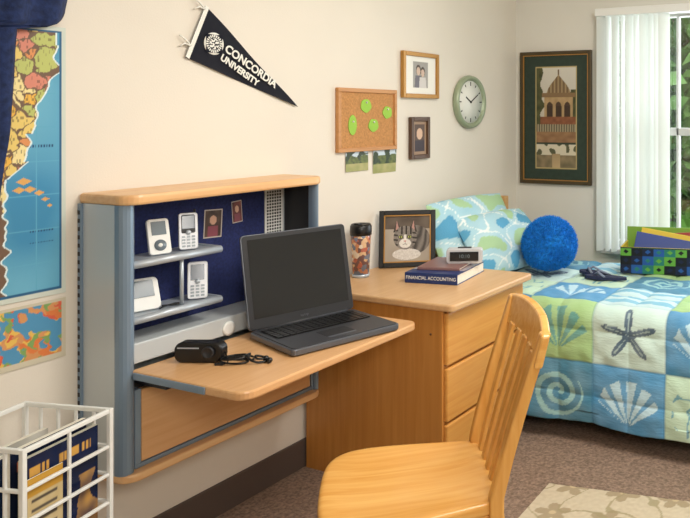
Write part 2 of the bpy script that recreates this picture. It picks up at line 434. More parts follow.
# framed architectural poster on back wall
def poster(a, b):
    c = C(40, 54, 46)
    if not (.19 < a < .83 and .09 < b < .91): return mix(c, C(50, 64, 54), nz2(a*20, b*30))
    if not (.205 < a < .815 and .10 < b < .90): return C(180, 160, 110)
    x = (a-.205)/.61; y = (b-.10)/.80
    if .235 < y < .255: return C(44, 58, 48)
    if y <= .235:
        yy = y/.235
        c = mix(C(150, 130, 100), C(90, 84, 60), nz2(x*8, yy*4))
        if yy > .55: c = C(206, 196, 172) if nz2(x*6, yy*3, 4) > .45 else C(84, 84, 60)
        if .4 < x < .6 and yy < .6: c = mix(C(186, 160, 120), C(140, 118, 88), yy)
        return c
    yy = (y-.255)/.745
    c = mix(C(180, 170, 150), C(206, 200, 188), yy)          # pale sky
    gx = x-.56
    if yy < .14: return mix(C(120, 84, 60), C(160, 124, 88), nz2(x*6, yy*20))
    if yy < .24: return C(156, 144, 116) if (x*16) % 1 > .4 else C(84, 74, 58)
    if yy < .34 and abs(gx) < .46: return mix(C(110, 66, 46), C(150, 96, 66), nz2(x*10, yy*20))
    if yy < .60 and abs(gx) < .36:
        c = mix(C(190, 160, 116), C(150, 122, 86), nz2(x*9, yy*9))
        for k in range(3):
            cx = .56+.22*(k-1)
            if abs(x-cx) < .075 and yy < .48: c = C(66, 50, 40)
            elif ((x-cx)/.075)**2+((yy-.48)/.06)**2 < 1: c = C(76, 58, 46)
        return c
    if .60 <= yy < .66 and abs(gx) < .42: return C(130, 104, 74)
    if yy >= .66 and abs(gx) < .30*(1-((yy-.66)/.24)**1.4 if yy < .9 else 0): return mix(C(170, 146, 110), C(110, 88, 62), abs(math.sin(x*34)))
    if abs(gx) < .02 and .88 < yy < .97: return C(110, 88, 62)
    if x < .14+.14*noise.noise(Vector((yy*7, 1, 1))) or (x > .93-.1*nz2(yy*7, 3) and yy < .7): c = mix(C(50, 54, 36), C(96, 96, 60), nz2(x*14, yy*14))
    return c
framed('framed_poster', (.286, YB-.002, 1.025), 0, .489, .817, .025, .022, M_grnf, poster, 130, 200, inner=M_gold)
# cat photo in frame on dresser
def cat(a, b):
    x = (a-.50)*1.2; y = b-.50
    fur = nz2(x*26, y*26, 5)
    c = mix(C(150, 138, 124), C(196, 186, 172), nz2(a*3, b*3, 1))
    if b > .70: c = mix(C(84, 74, 66), C(120, 108, 96), nz2(a*5, b*5, 2))
    # body: lying, stretching to the right behind the head
    if ((x-.20)/.38)**2+((y+.02)/.30)**2 < 1:
        st = .5+.5*math.sin(x*32-y*10+3*noise.noise(Vector((x*4, y*4, 0))))
        c = mix(C(140, 132, 124), C(64, 60, 58), st*.8+.2*fur)
    if ((x+.02)/.36)**2+((y+.33)/.12)**2 < 1: c = mix(C(236, 232, 226), C(190, 182, 174), fur)
    hx, hy = x+.06, y-.02
    for ex_ in (-.19, .19):
        t = (hy-.12)/.25; u_ = abs(hx-ex_*(1+.15*t))/.115
        if 0 < t < 1 and u_ < 1-t: c = C(74, 68, 64) if u_ > .5*(1-t) else C(186, 146, 136)
    if (hx/.30)**2+(hy/.25)**2 < 1:
        c = mix(C(156, 148, 140), C(112, 105, 99), fur)
        if hy > .07 and abs(hx) < .17 and math.sin(hx*55) > .35: c = C(54, 50, 48)
        if abs(hx) > .18 and math.sin(hy*62+hx*8) > .35: c = C(66, 62, 58)
        if (hx/.15)**2+((hy+.12)/.10)**2 < 1 or (abs(hx) < .028 and -.1 < hy < .06): c = mix(C(240, 236, 230), C(214, 208, 200), fur)
        for ex_ in (-.115, .115):
            if ((hx-ex_)/.058)**2+((hy-.015)/.038)**2 < 1: c = C(28, 28, 24)
            if ((hx-ex_)/.044)**2+((hy-.015)/.028)**2 < 1: c = C(176, 182, 110)
            if ((hx-ex_)/.013)**2+((hy-.015)/.028)**2 < 1: c = C(8, 8, 8)
        if abs(hx) < .03*(1+(hy+.065)/.03) and -.095 < hy < -.060: c = C(196, 116, 110)
        if abs(hx) < .004 and -.13 < hy <= -.095: c = C(80, 60, 56)
        if abs(hy+.13+.3*abs(hx)-.02*0) < .005 and abs(hx) < .06: c = C(80, 60, 56)
    return c
cwd = math.degrees(math.atan2(.14, .20))
framed('cat_photo_frame', (.150, 2.785, .7425), cwd, .256, .262, .018, .022, M_blackf, cat, 150, 150, lean=10, inner=M_gold, rough=.8)

# wall clock
ck = grp('wall_clock', (.001, 3.508, 1.523))
M_clk = mat('clock_rim_green', C(154, 166, 138), .35, .2)
lathe('rim', [(0, 0), (.146, 0), (.150, .012), (.145, .032), (.132, .036), (.122, .026), (.120, .018), (0, .018)], M_clk, ck, 48, (0, 0, 0), (0, 90, 0))
lathe('dial', [(0, .0185), (.119, .0185), (.119, .020), (0, .020)], mat('clock_dial', C(232, 232, 224), .4), ck, 40, (0, 0, 0), (0, 90, 0))
for k in range(12):
    t = math.pi*2*k/12
    L = .014 if k % 3 else .022
    o = box('hour_mark_%d' % k, .0202, .0212, -.003, .003, -L/2, L/2, M_black, ck); r = .102
    o.location = (.0207, r*math.sin(t), r*math.cos(t)); o.rotation_euler = (-t, 0, 0)
for nm, t, L, wd in (('hour_hand', 300, .055, .004), ('minute_hand', 60, .085, .003)):
    t = math.radians(t)
    o = box(nm, .0215, .0225, -wd, wd, -L/2, L/2, M_black, ck)
    o.location = (.022, L/2*math.sin(t), L/2*math.cos(t)); o.rotation_euler = (-t, 0, 0)
lathe('hub', [(0, 0), (.007, 0), (.007, .004), (0, .005)], M_black, ck, 14, (.0215, 0, 0), (0, 90, 0))

# ---------------------------------------------------------------- wall desk
wd = grp('fold_down_study_desk')
prism('top_slab', rrect(.001, .220, 1.416, 2.200, .05, (0, 1, 1, 0)), 1.183, 1.214, M_mapleedge, wd, .008)
prism('bottom_slab', rrect(.014, .212, 1.420, 2.200, .05, (0, 1, 1, 0)), .362, .387, M_mapleedge, wd, .006)
box('side_panel_left', .016, .160, 1.420, 1.434, .385, 1.183, M_pale, wd)
box('wall_rail', .001, .016, 1.412, 1.437, .385, 1.183, M_blueg, wd, .001)
boxes('rail_slots', [(.004, .012, 1.4105, 1.4125, z/1000, z/1000+.012) for z in range(400, 1170, 25)], M_dark, wd)
def post(name, yc, hw, z0, z1, m, x0=.158, x1=.195):
    P = [(x0, yc-hw)]
    for k in range(9):
        t = -math.pi/2+math.pi*k/8; P.append((x0+.008+(x1-x0-.008)*math.cos(t), yc+hw*math.sin(t)))
    P.append((x0, yc+hw))
    return prism(name, P, z0, z1, m, wd, .001)
post('post_left', 1.444, .024, .385, 1.183, M_blueg)
post('post_right', 2.184, .012, .385, 1.183, M_blueg)
box('post_left_strip', .12, .158, 1.434, 1.464, .385, 1.183, M_silver, wd)  # silver strip set behind the left post
box('side_panel_right', .016, .158, 2.182, 2.196, .385, 1.183, M_dark, wd)
box('back_panel', .014, .022, 1.434, 2.182, .385, 1.183, M_pale, wd)
box('pin_board', .022, .034, 1.434, 2.075, .76, 1.175, M_navy, wd, .002)
box('perforated_strip', .022, .032, 2.08, 2.165, .70, 1.183, M_white, wd)
boxes('perforations', [(.0318, .0325, 2.088+.012*i, 2.096+.012*i, .86+.012*j, .868+.012*j) for i in range(6) for j in range(26)], M_dark, wd)
box('cable_tray', .034, .172, 1.464, 2.182, .70, .762, M_pale, wd, .004)
lathe('grommet', [(.014, 0), (.024, 0), (.024, .004), (.014, .004)], M_white, wd, 24, (.172, 1.80, .722), (0, 90, 0))
lathe('grommet_hole', [(0, 0), (.014, 0), (.014, .001), (0, .001)], M_dark, wd, 24, (.172, 1.80, .722), (0, 90, 0))
for i, z in enumerate((1.01, .842)):
    box('shelf_%d' % i, .034, .170, 1.464, 1.765, z-.016, z-.006, M_silver, wd, .002)
    tube('shelf_lip_%d' % i, [(.172, 1.464, z-.011), (.172, 1.768, z-.011)], .012, M_silver, wd, 12)
    box('shelf_end_%d' % i, .034, .172, 1.765, 1.772, z-.02, z, M_silver, wd, .002)
tube('shelf_rod', [(.16, 1.635, .84), (.16, 1.635, 1.0)], .006, M_silver, wd)
# fold-down work surface
prism('desk_top', rrect(.180, .648, 1.452, 2.222, .045, (0, 1, 1, 0)), .664, .690, M_maple, wd, .006)
box('desk_edge_band', .20, .50, 1.446, 1.452, .667, .687, M_blueg, wd, .002)
box('desk_hinge_rail', .14, .30, 1.48, 2.17, .64, .664, M_dark, wd)
box('desk_arm', .20, .56, 2.13, 2.16, .645, .664, M_blueg, wd, .003)
box('drawer_front', .150, .178, 1.490, 2.162, .402, .62, M_maple, wd, .004)
box('drawer_frame', .10, .150, 1.467, 2.182, .387, .64, M_dark, wd)
boxes('drawer_trim', [(.15, .180, 1.468, 1.488, .40, .625), (.15, .180, 2.166, 2.190, .40, .64), (.15, .180, 1.468, 2.190, .387, .400)], M_blueg, wd, .003)
def snap(seed, base):
    def fn(a, b):
        if a < .06 or a > .94 or b < .05 or b > .95: return C(200, 190, 180)
        c = mix(base, C(50, 40, 44), nz2(a*4, b*4, seed))
        if ((a-.5)/.2)**2+((b-.62)/.16)**2 < 1: c = C(214, 170, 144)
        if b < .42 and abs(a-.5) < .3: c = C(140, 80, 90)
        return c
    return fn
painted('pinned_photo_1', .073, .10, 30, 40, snap(1, C(110, 90, 76)), wd, (.0355, 1.85, 1.065), (0, 3, 90), .3)
painted('pinned_photo_2', .043, .08, 30, 40, snap(4, C(150, 84, 76)), wd, (.0355, 1.95, 1.095), (0, -4, 90), .3)

# gadgets
M_lcd = mat('lcd_grey', C(110, 122, 130), .2)
M_lcdb = mat('lcd_blue', C(50, 64, 80), .15)
M_gadget = mat('gadget_silver', C(206, 208, 212), .35, .15)
def gadget(name, loc, w, h, d, rz, lean, body, scr, wheel=False, keys=False, antenna=False, scrfrac=.4, fr=None):
    g = grp(name, loc, rz); g.rotation_euler = (math.radians(-lean), 0, math.radians(rz))
    prism('body', rrect(-w/2, w/2, 0, h, w*.16), -d/2, d/2, body, g, .0025, rot=(90, 0, 0))
    if fr: prism('faceplate', rrect(-w*.36, w*.36, h*.44, h*.95, w*.10), d/2, d/2+.001, fr, g, rot=(90, 0, 0))
    f0 = d/2+.001
    box('screen', -w*.33, w*.33, -f0-.0012, -f0+.001, h*(.92-scrfrac), h*.92, scr, g, .0005)
    if wheel:
        lathe('click_wheel', [(0, 0), (w*.28, 0), (w*.28, .0012), (0, .0012)], M_lcd, g, 28, (0, -f0+.0002, h*.25), (90, 0, 0))
        lathe('wheel_button', [(0, 0), (w*.1, 0), (w*.1, .002), (0, .002)], M_white, g, 20, (0, -f0+.0002, h*.25), (90, 0, 0))
    if keys:
        boxes('keypad', [(-w*.34+i*w*.25, -w*.34+i*w*.25+w*.18, -f0-.0012, -f0+.001, h*.06+j*h*.085, h*.06+j*h*.085+h*.055) for i in range(3) for j in range(4)], M_lcd, g)
        lathe('nav_key', [(0, 0), (w*.14, 0), (w*.14, .002), (0, .002)], M_silver, g, 16, (0, -f0+.0002, h*.46), (90, 0, 0))
    if antenna: tube('antenna', [(w*.36, 0, h*.95), (w*.36, 0, h*1.1)], .004, M_dark, g)
    return g
gadget('portable_music_player', (.120, 1.592, 1.0065), .064, .114, .014, 74, 17, M_white, M_lcd, wheel=True, scrfrac=.38)
gadget('mobile_phone', (.122, 1.688, 1.0065), .056, .120, .018, 58, 12, M_gadget, M_lcdb, keys=True, antenna=True, scrfrac=.36, fr=M_dark)
gadget('portable_music_player', (.115, 1.545, .8385), .092, .102, .014, 74, 24, M_white, M_lcd, scrfrac=.52)
gadget('mobile_phone', (.130, 1.715, .8385), .060, .122, .018, 52, 14, M_gadget, M_lcdb, keys=True, scrfrac=.42)
tube('charging_cable', [(.115, 1.60, .8405), (.12, 1.61, .8405), (.13, 1.62, .8405), (.14, 1.64, .8405), (.135, 1.655, .8405), (.12, 1.64, .8405), (.125, 1.60, .8405), (.14, 1.575, .8405)], .0022, M_black)

# ---------------------------------------------------------------- laptop
lp = grp('laptop', (.250, 1.814, .690), 73.2)   # local X along hinge, local -Y towards the user
W, D = .394, .304
M_lapd = mat('laptop_deck', C(50, 52, 58), .4)
M_laps = mat('laptop_silver', C(100, 104, 112), .35, .4)
prism('base', rrect(0, W, -D, 0, .018), .004, .024, M_laps, lp, .004)
prism('deck', rrect(.006, W-.006, -D+.006, -.006, .014), .0235, .0265, M_lapd, lp, .001)
box('keyboard_well', .022, W-.022, -.158, -.028, .0262, .0272, M_black, lp)
K = []
for r in range(6):
    n = 15; x = .026; kw = (W-.052)/n
    for c in range(n):
        if r == 0 and 4 <= c < 10:
            continue
        K.append((x+c*kw, x+c*kw+kw*.86, -.155+r*.0208, -.155+r*.0208+.0174, .0270, .0300))
K.append((x+4*kw, x+10*kw-.003, -.155, -.138, .0270, .0300))
boxes('keys', K, M_black, lp)
box('touchpad', W*.36, W*.62, -.255, -.185, .0262, .0272, M_dark, lp, .001)
box('touchpad_buttons', W*.36, W*.62, -.272, -.258, .0262, .0275, M_laps, lp, .001)
tilt = math.radians(-12.5)
lid = bpy.data.objects.new('lid', None); link(lid, lp); lid.location = (0, -.004, .026); lid.rotation_euler = (tilt, 0, 0)
H = .324
prism('lid_shell', rrect(0, W, 0, H, .014), -.011, 0, M_laps, lid, .003, rot=(90, 0, 0))
prism('bezel', rrect(.003, W-.003, .003, H-.003, .012), 0, .0035, M_dark, lid, .001, rot=(90, 0, 0))
box('display', .020, W-.020, -.0046, -.003, .036, H-.018, M_screen, lid)
text('maker_badge', 'laptop', .012, M_laps, lid, (W/2, -.0047, .018), (90, 0, 0))
tube('hinge', [(.03, -.002, .024), (W-.03, -.002, .024)], .008, M_dark, lp, 12)
for i, (x, y) in enumerate([(.03, -.03), (W-.03, -.03), (.03, -D+.03), (W-.03, -D+.03)]):
    lathe('foot_%d' % i, [(0, 0), (.008, 0), (.008, .005), (0, .005)], M_black, lp, 12, (x, y, 0))

# camera (compact) and earphones on the desk
cc = grp('compact_camera', (.300, 1.595, .690), 22)
prism('body', rrect(-.074, .074, 0, .062, .024), -.021, .021, M_black, cc, .006, rot=(90, 0, 0))
lathe('lens', [(0, 0), (.019, 0), (.019, .008), (.014, .009), (.012, .005), (0, .005)], M_dark, cc, 24, (.035, -.0205, .034), (90, 0, 0))
box('trim_band', -.062, .005, -.0225, -.020, .044, .048, M_silver, cc, .001)
tube('wrist_strap', [(.074, 0, .03), (.086, -.006, .012), (.094, -.02, .003), (.085, -.04, .003), (.07, -.035, .003)], .0022, M_black, cc)
ep = grp('earphones', (.440, 1.648, .690), 25)
pts = []
for k in range(150):
    t = k/149*2*math.pi*4
    r = .034+.007*math.sin(t*.37+1)+.004*math.sin(2.3*t)
    pts.append((-.038+r*1.15*math.cos(t)+.005*math.sin(t*.6), r*.75*math.sin(t)+.006*math.cos(t*.5), .004+.016*k/149+.004*math.sin(t*.8)))
tube('cord_coil', pts, .0030, M_black, ep)
pts2 = [pts[-1], (.0, -.012, .024), (.018, -.022, .012), (.038, -.020, .005), (.058, -.004, .004), (.052, .018, .005), (.030, .022, .010), (.018, .008, .016), (.030, -.008, .012), (.048, .0, .010)]
def smooth_path(P, n=8):
    P = [Vector(p) for p in P]; out = []
    for i in range(len(P)-1):
        p0 = P[max(i-1, 0)]; p1 = P[i]; p2 = P[i+1]; p3 = P[min(i+2, len(P)-1)]
        for k in range(n):
            t = k/n
            out.append(.5*((2*p1)+(p2-p0)*t+(2*p0-5*p1+4*p2-p3)*t*t+(3*p1-3*p2+p3-p0)*t**3))
    return out+[P[-1]]
tube('cord_tail', smooth_path(pts2), .0034, M_black, ep)
for i, (x, y, z) in enumerate([(.052, .002, .010), (.070, -.014, .009)]):
    lathe('earbud_%d' % i, [(0, -.005), (.007, -.004), (.009, .001), (.006, .006), (0, .008)], M_black, ep, 16, (x, y, z), (60, 20, 0))
    tube('bud_stem_%d' % i, [(x, y, z), (x-.012, y+.004, z-.003)], .003, M_black, ep)
box('plug', -.088, -.062, -.034, -.026, .0, .008, M_dark, ep, .002)

# ---------------------------------------------------------------- dresser
dr = grp('dresser')
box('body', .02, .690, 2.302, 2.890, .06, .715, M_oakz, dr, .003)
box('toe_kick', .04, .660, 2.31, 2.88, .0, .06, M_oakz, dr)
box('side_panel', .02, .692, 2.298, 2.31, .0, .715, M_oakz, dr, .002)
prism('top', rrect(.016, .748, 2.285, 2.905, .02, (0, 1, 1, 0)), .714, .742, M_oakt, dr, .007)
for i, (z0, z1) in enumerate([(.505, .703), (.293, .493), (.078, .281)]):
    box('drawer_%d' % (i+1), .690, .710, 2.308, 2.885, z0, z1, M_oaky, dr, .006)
for i, (x, z) in enumerate([(.33, .60), (.33, .13), (.64, .62)]):
    lathe('cap_%d' % i, [(0, 0), (.005, 0), (.004, .002), (0, .002)], mat('cap_brown', C(110, 74, 40), .5), dr, 12, (x, 2.298, z), (90, 0, 0))

# tumbler
tb = grp('travel_tumbler', (.092, 2.54, .742))
def band():
    m = bpy.data.materials.new('collage_band'); m.use_nodes = True; nt = m.node_tree; b = nt.nodes['Principled BSDF']; b.inputs['Roughness'].default_value = .15
    tc = nt.nodes.new('ShaderNodeTexCoord'); v_ = nt.nodes.new('ShaderNodeTexVoronoi'); v_.inputs['Scale'].default_value = 60
    r = nt.nodes.new('ShaderNodeValToRGB'); r.color_ramp.interpolation = 'CONSTANT'
    cols = [C(190, 110, 90), C(226, 190, 150), C(120, 130, 150), C(206, 140, 100), C(120, 90, 90), C(236, 220, 200)]
    r.color_ramp.elements[0].color = cols[0]; r.color_ramp.elements[1].color = cols[1]; r.color_ramp.elements[1].position = .2
    for k in range(2, 6): e_ = r.color_ramp.elements.new(.17*k); e_.color = cols[k]
    nt.links.new(tc.outputs['Object'], v_.inputs['Vector']); nt.links.new(v_.outputs['Color'], r.inputs['Fac']); nt.links.new(r.outputs['Color'], b.inputs['Base Color'])
    return m
lathe('cup', [(0, 0.01), (.035, .012), (.0415, .165), (.043, .190), (0, .190)], band(), tb, 32)
lathe('base_ring', [(0, 0.0), (.0355, 0), (.0375, .014), (.0, .014)], M_silver, tb, 32)
lathe('lid', [(0, .184), (.0455, .184), (.0465, .20), (.0455, .222), (.040, .232), (.034, .228), (0, .226)], M_black, tb, 32)
box('sip_tab', -.012, .012, -.03, -.008, .226, .236, M_black, tb, .002)

# books and clock on dresser
M_bookb = mat('textbook_blue', C(26, 50, 104), .35)
M_pages = mat('book_pages', C(232, 226, 210), .8, noise_scale=80, amt=.06)
bk = grp('textbook', (.433, 2.690, .742), 10)
def book(g, w, d, z0, z1, mc, x=0, y=0):
    box('pages', x-w/2+.004, x+w/2-.004, y-d/2+.004, y+d/2-.004, z0+.003, z1-.003, M_pages, g)
    box('cover_bottom', x-w/2, x+w/2, y-d/2, y+d/2, z0, z0+.003, mc, g, .001)
    box('cover_top', x-w/2, x+w/2, y-d/2, y+d/2, z1-.003, z1, mc, g, .001)
    box('spine', x-w/2, x+w/2, y-d/2-.003, y-d/2+.002, z0, z1, mc, g, .002)
book(bk, .24, .29, 0, .044, M_bookb)
text('spine_title', 'FINANCIAL ACCOUNTING', .0205, M_white, bk, (.0, -.1487, .023), (90, 0, 0), sx=.92)
def bcover(a, b):
    if b < .25: return C(40, 60, 110)
    return mix(C(150, 120, 110), C(190, 200, 214), nz2(a*5, b*5, 2))
painted('cover_art', .236, .286, 40, 40, bcover, bk, (0, 0, .0445), (-90, 0, 0), .3)
bk2 = grp('textbook', (.425, 2.715, .787), 14)
book(bk2, .19, .22, 0, .012, mat('textbook_pale', C(140, 104, 100), .4))
ac = grp('digital_alarm_clock', (.500, 2.735, .799), 28)
prism('case', rrect(-.078, .078, 0, .066, .014), -.025, .02, M_gadget, ac, .004, rot=(90, 0, 0))
box('display', -.062, .062, -.0265, -.024, .013, .053, M_screen, ac, .001)
text('digits', '10:10', .022, mat('lcd_digits', C(110, 124, 130), .4), ac, (0, -.0268, .033), (90, 0, 0))
box('snooze_bar', -.03, .03, -.008, .010, .065, .070, M_dark, ac, .002)

# ---------------------------------------------------------------- bed
bed = grp('bed')
M_bedw = wood('bed_wood', C(200, 150, 90), C(218, 174, 116), 'y')
box('headboard', .03, .06, 2.99, 3.79, .30, .925, M_bedw, bed, .004)
for i, y in enumerate((2.955, 3.80)):
    box('head_post_%d' % i, .02, .07, y, y+.045, 0, .965, M_bedw, bed, .006)
for i, y in enumerate((2.955, 3.80)):
    box('foot_post_%d' % i, 2.08, 2.13, y, y+.045, 0, .60, M_bedw, bed, .006)
box('footboard', 2.09, 2.12, 3.0, 3.80, .22, .56, M_bedw, bed, .004)
box('side_rail_near', .07, 2.08, 2.965, 2.99, .26, .38, M_bedw, bed, .003)
box('side_rail_far', .07, 2.08, 3.81, 3.835, .26, .38, M_bedw, bed, .003)
box('mattress', .075, 2.07, 2.99, 3.81, .36, .59, mat('mattress_ticking', C(220, 222, 226), .8), bed, .04, seg=4)
# quilt
CA = [C(196, 222, 214), C(160, 198, 134), C(70, 142, 190), C(62, 128, 160), C(186, 214, 190), C(116, 176, 202)]
CM = [C(26, 66, 104), C(84, 152, 150), C(186, 218, 230), C(150, 198, 198), C(84, 152, 176), C(206, 226, 224)]
def motif(k, a, b):
    r = math.hypot(a, b); t = math.atan2(b, a)
    if k == 0:
        R = .20+.66*((1+math.cos(5*(t-.35)))/2)**2.2
        if r < R:
            if abs(math.sin(2.5*(t-.35))) < .10 and r < R*.85: return .45
            return 1
        return 0
    if k in (1, 2):
        y = b+.72; rr = math.hypot(a, y); tt = math.atan2(a, y)
        edge = 1.38+.06*abs(math.sin(tt*9))
        if abs(tt) < .95 and rr < edge*math.cos(tt)**.5:
            return 1 if math.sin(tt*17+.3) > -.35 and rr > .12 else .1
        return 0
    if k == 3:
        s = math.sin(r*17-t*1.0)
        if r < .8: return 1 if s > .15 else 0
        return 0
    if k == 5:   # striped
        return .8 if math.sin(b*11+1.2*noise.noise(Vector((a*2, b*2, 1)))) > .1 else 0
    n = noise.noise(Vector((a*2.3, b*2.3, 8)))
    return 1 if abs(n) < .07 and r < .9 else 0
TAB = {0: [3, 2, 4, 5, 1], 1: [1, 0, 2, 4, 3], 2: [2, 5, 1, 3, 4], 3: [4, 3, 5, 2, 0], 4: [5, 1, 2, 4, 3]}
def quiltcol(x, v):
    pw, ph = .335, .285
    col = math.floor((x-1.03)/pw); row = math.floor((v+.02)/ph)
    a = ((x-1.03)/pw-col)*2-1; b = ((v+.02)/ph-row)*2-1
    k = TAB[row % 5][(col+1) % 5]
    base = CA[k]; m = CM[k]
    t = motif(k, a*1.08, b*1.08)
    c = mix(base, m, t*.9)
    wv = nz2(x*14, v*14, 3)
    c = mix(c, C(236, 246, 242), .14*wv)
    if max(abs(a), abs(b)) > .965: c = mix(c, C(50, 100, 130), .3)
    return c
prof = []
def addarc(cy, cz, r, a0, a1, n):
    for i in range(n+1):
        t = math.radians(a0+(a1-a0)*i/n); prof.append((cy+r*math.cos(t), cz+r*math.sin(t)))
nside = 90
for i in range(nside): prof.append((2.925+.008*i/nside, .10+.44*i/nside))
addarc(3.003, .545, .07, 180, 90, 22)
ntop = 150
for i in range(1, ntop): prof.append((3.003+(3.80-3.003)*i/ntop, .615))
addarc(3.80, .555, .06, 90, 0, 16)
for i in range(1, 30): prof.append((3.86, .555-.30*i/30))
vl = [0]
for i in range(1, len(prof)): vl.append(vl[-1]+math.hypot(prof[i][0]-prof[i-1][0], prof[i][1]-prof[i-1][1]))
vs = []; cs = []; NX = 380
for j, (py, pz) in enumerate(prof):
    a = prof[max(j-1, 0)]; b_ = prof[min(j+1, len(prof)-1)]
    ty, tz = b_[0]-a[0], b_[1]-a[1]; l = math.hypot(ty, tz); ny, nzz = -tz/l, ty/l
    for i in range(NX+1):
        x = .10+1.965*i/NX; v_ = vl[j]
        q = abs(math.sin(math.pi*(x-1.03)/.1675))**.5*abs(math.sin(math.pi*(v_+.02)/.1425))**.5
        dsp = .014*q+.010*noise.noise(Vector((x*5, v_*5, 0)))+.006*noise.noise(Vector((x*18, v_*18, 0)))
        if v_ < .45: dsp += .010*math.sin(x*11+1.5*math.sin(x*3))*(1-v_/.45)
        dz = .006*math.sin(x*14) if v_ < .05 else 0
        vs.append((x, py+ny*dsp, pz+nzz*dsp+dz)); cs.append(quiltcol(x, v_))
fs = []
for j in range(len(prof)-1):
    for i in range(NX):
        k = j*(NX+1)+i; fs.append((k, k+1, k+NX+2, k+NX+1))
q = meshobj('quilt', vs, fs, painted_mat(.85, .25), bed, smooth=True); setcol(q.data, cs)
qs = q.modifiers.new('s', 'SOLIDIFY'); qs.thickness = .006; qs.offset = -1
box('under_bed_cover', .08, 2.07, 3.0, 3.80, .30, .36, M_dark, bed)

def pillow(name, w, h, th, loc, rot, func, n=60):
    g = grp(name, loc); g.rotation_euler = [math.radians(a) for a in rot]
    v = []; c = []; f = []
    for side in (0, 1):
        for j in range(n+1):
            for i in range(n+1):
                a = 2*i/n-1; b = 2*j/n-1
                e_ = (max(0, 1-abs(a)**2.6)*max(0, 1-abs(b)**2.6))**.55
                px = a*w/2*(1-.04*b*b); pz = b*h/2*(1-.06*a*a)
                dd = th/2*e_+.012*e_*noise.noise(Vector((a*3, b*3, side*5)))
                v.append((px, -dd if side == 0 else dd, pz)); c.append(func(a, b))
    m = (n+1)**2
    for s in (0, 1):
        for j in range(n):
            for i in range(n):
                k = s*m+j*(n+1)+i
                f.append((k, k+1, k+n+2, k+n+1) if s == 0 else (k, k+n+1, k+n+2, k+1))
    o = meshobj('cushion', v, f, painted_mat(.85, .15), g, smooth=True); setcol(o.data, c)
    return g
def pf(a, b):
    c = mix(C(200, 226, 230), C(150, 200, 218), nz2(a*2, b*2, 9))
    n = math.sin(a*7+3*noise.noise(Vector((a*1.5, b*1.5, 0))))+math.sin(b*6+2*noise.noise(Vector((a*2, b*2, 4))))
    if n > .9: c = C(92, 162, 198)
    elif n < -1.1: c = C(172, 206, 160)
    if abs(n) < .08: c = C(234, 242, 240)
    return c
pillow('pillow', .66, .42, .13, (.170, 3.33, .815), (-20, 0, 90-4), pf)
pillow('pillow', .58, .36, .12, (.305, 3.40, .785), (-40, 0, 90-8), lambda a, b: pf(a+3, b+2))

# fuzzy ball cushion
fb = grp('fuzzy_round_cushion', (.565, 3.42, .775))
import bmesh
bm = bmesh.new(); bmesh.ops.create_icosphere(bm, subdivisions=5, radius=.136)
me = bpy.data.meshes.new('ball')
pts = [vv.co.copy() for vv in bm.verts]
for vv in bm.verts:
    vv.co += vv.co.normalized()*(.010*noise.noise(vv.co*30)+.006*noise.noise(vv.co*90))
    vv.co.z *= .95
bm.to_mesh(me); bm.free()
M_fuzz = mat('blue_fleece', C(22, 132, 216), .95, noise_scale=60, amt=.3)
me.materials.append(M_fuzz); link(bpy.data.objects.new('ball', me), fb)
v = []; f = []
for p in random.choices(pts, k=12000):
    nn = p.normalized(); tg = nn.cross(Vector((random.gauss(0, 1), random.gauss(0, 1), random.gauss(0, 1)))).normalized()
    k = len(v); L = random.uniform(.008, .020)
    if p.z < -.11: L = .003
    v += [p+tg*.003, p-tg*.003, p+nn*L+tg*random.uniform(-.010, .010)]; f.append((k, k+1, k+2))
meshobj('tufts', v, f, M_fuzz, fb)

# patterned open box on bed
sb = grp('storage_box', (1.085, 3.700, .630), 12)
def boxpat(a, b):
    u = a*7; w_ = b*3
    i = math.floor(u); j = math.floor(w_)
    P = [C(24, 34, 60), C(96, 160, 60), C(36, 84, 150), C(20, 24, 28), C(40, 116, 100)]
    d_ = abs((u % 1)-.5)+abs((w_ % 1)-.5)
    c = P[(i*2+j*3) % 5]
    if d_ < .26: c = P[(i*2+j*3+2) % 5]
    if b > .94: c = C(30, 60, 50)
    return c
bw, bd, bh = .40, .22, .135
M_yel = mat('box_lining_yellow', C(214, 186, 56), .6)
M_lime = mat('box_lining_green', C(120, 164, 60), .6)
boxes('walls', [(-bw/2, bw/2, -bd/2, -bd/2+.006, 0, bh), (-bw/2, -bw/2+.006, -bd/2, bd/2, 0, bh), (bw/2-.006, bw/2, -bd/2, bd/2, 0, bh), (-bw/2, bw/2, -bd/2, bd/2, 0, .006)], M_yel, sb)
box('back_wall', -bw/2, bw/2, bd/2-.006, bd/2, 0, bh+.075, M_lime, sb, .002)
painted('front_pattern', bw, bh, 110, 50, boxpat, sb, (0, -bd/2-.001, bh/2), (0, 0, 0))
painted('side_pattern', bd, bh, 60, 50, boxpat, sb, (-bw/2-.001, 0, bh/2), (0, 0, -90))
painted('side_pattern_right', bd, bh, 60, 50, boxpat, sb, (bw/2+.001, 0, bh/2), (0, 0, 90))
box('blue_folder', -.14, .16, -.05, -.035, .03, .185, mat('folder_blue', C(28, 56, 130), .5), sb, .002, rot=(-20, 9, 0))
box('yellow_folder', -.12, .17, .0, .01, .03, .20, M_yel, sb, .002, rot=(-14, 9, 0))
box('red_folder', -.05, .17, .035, .043, .03, .19, mat('folder_red', C(150, 50, 46), .5), sb, .002, rot=(-10, -4, 0))

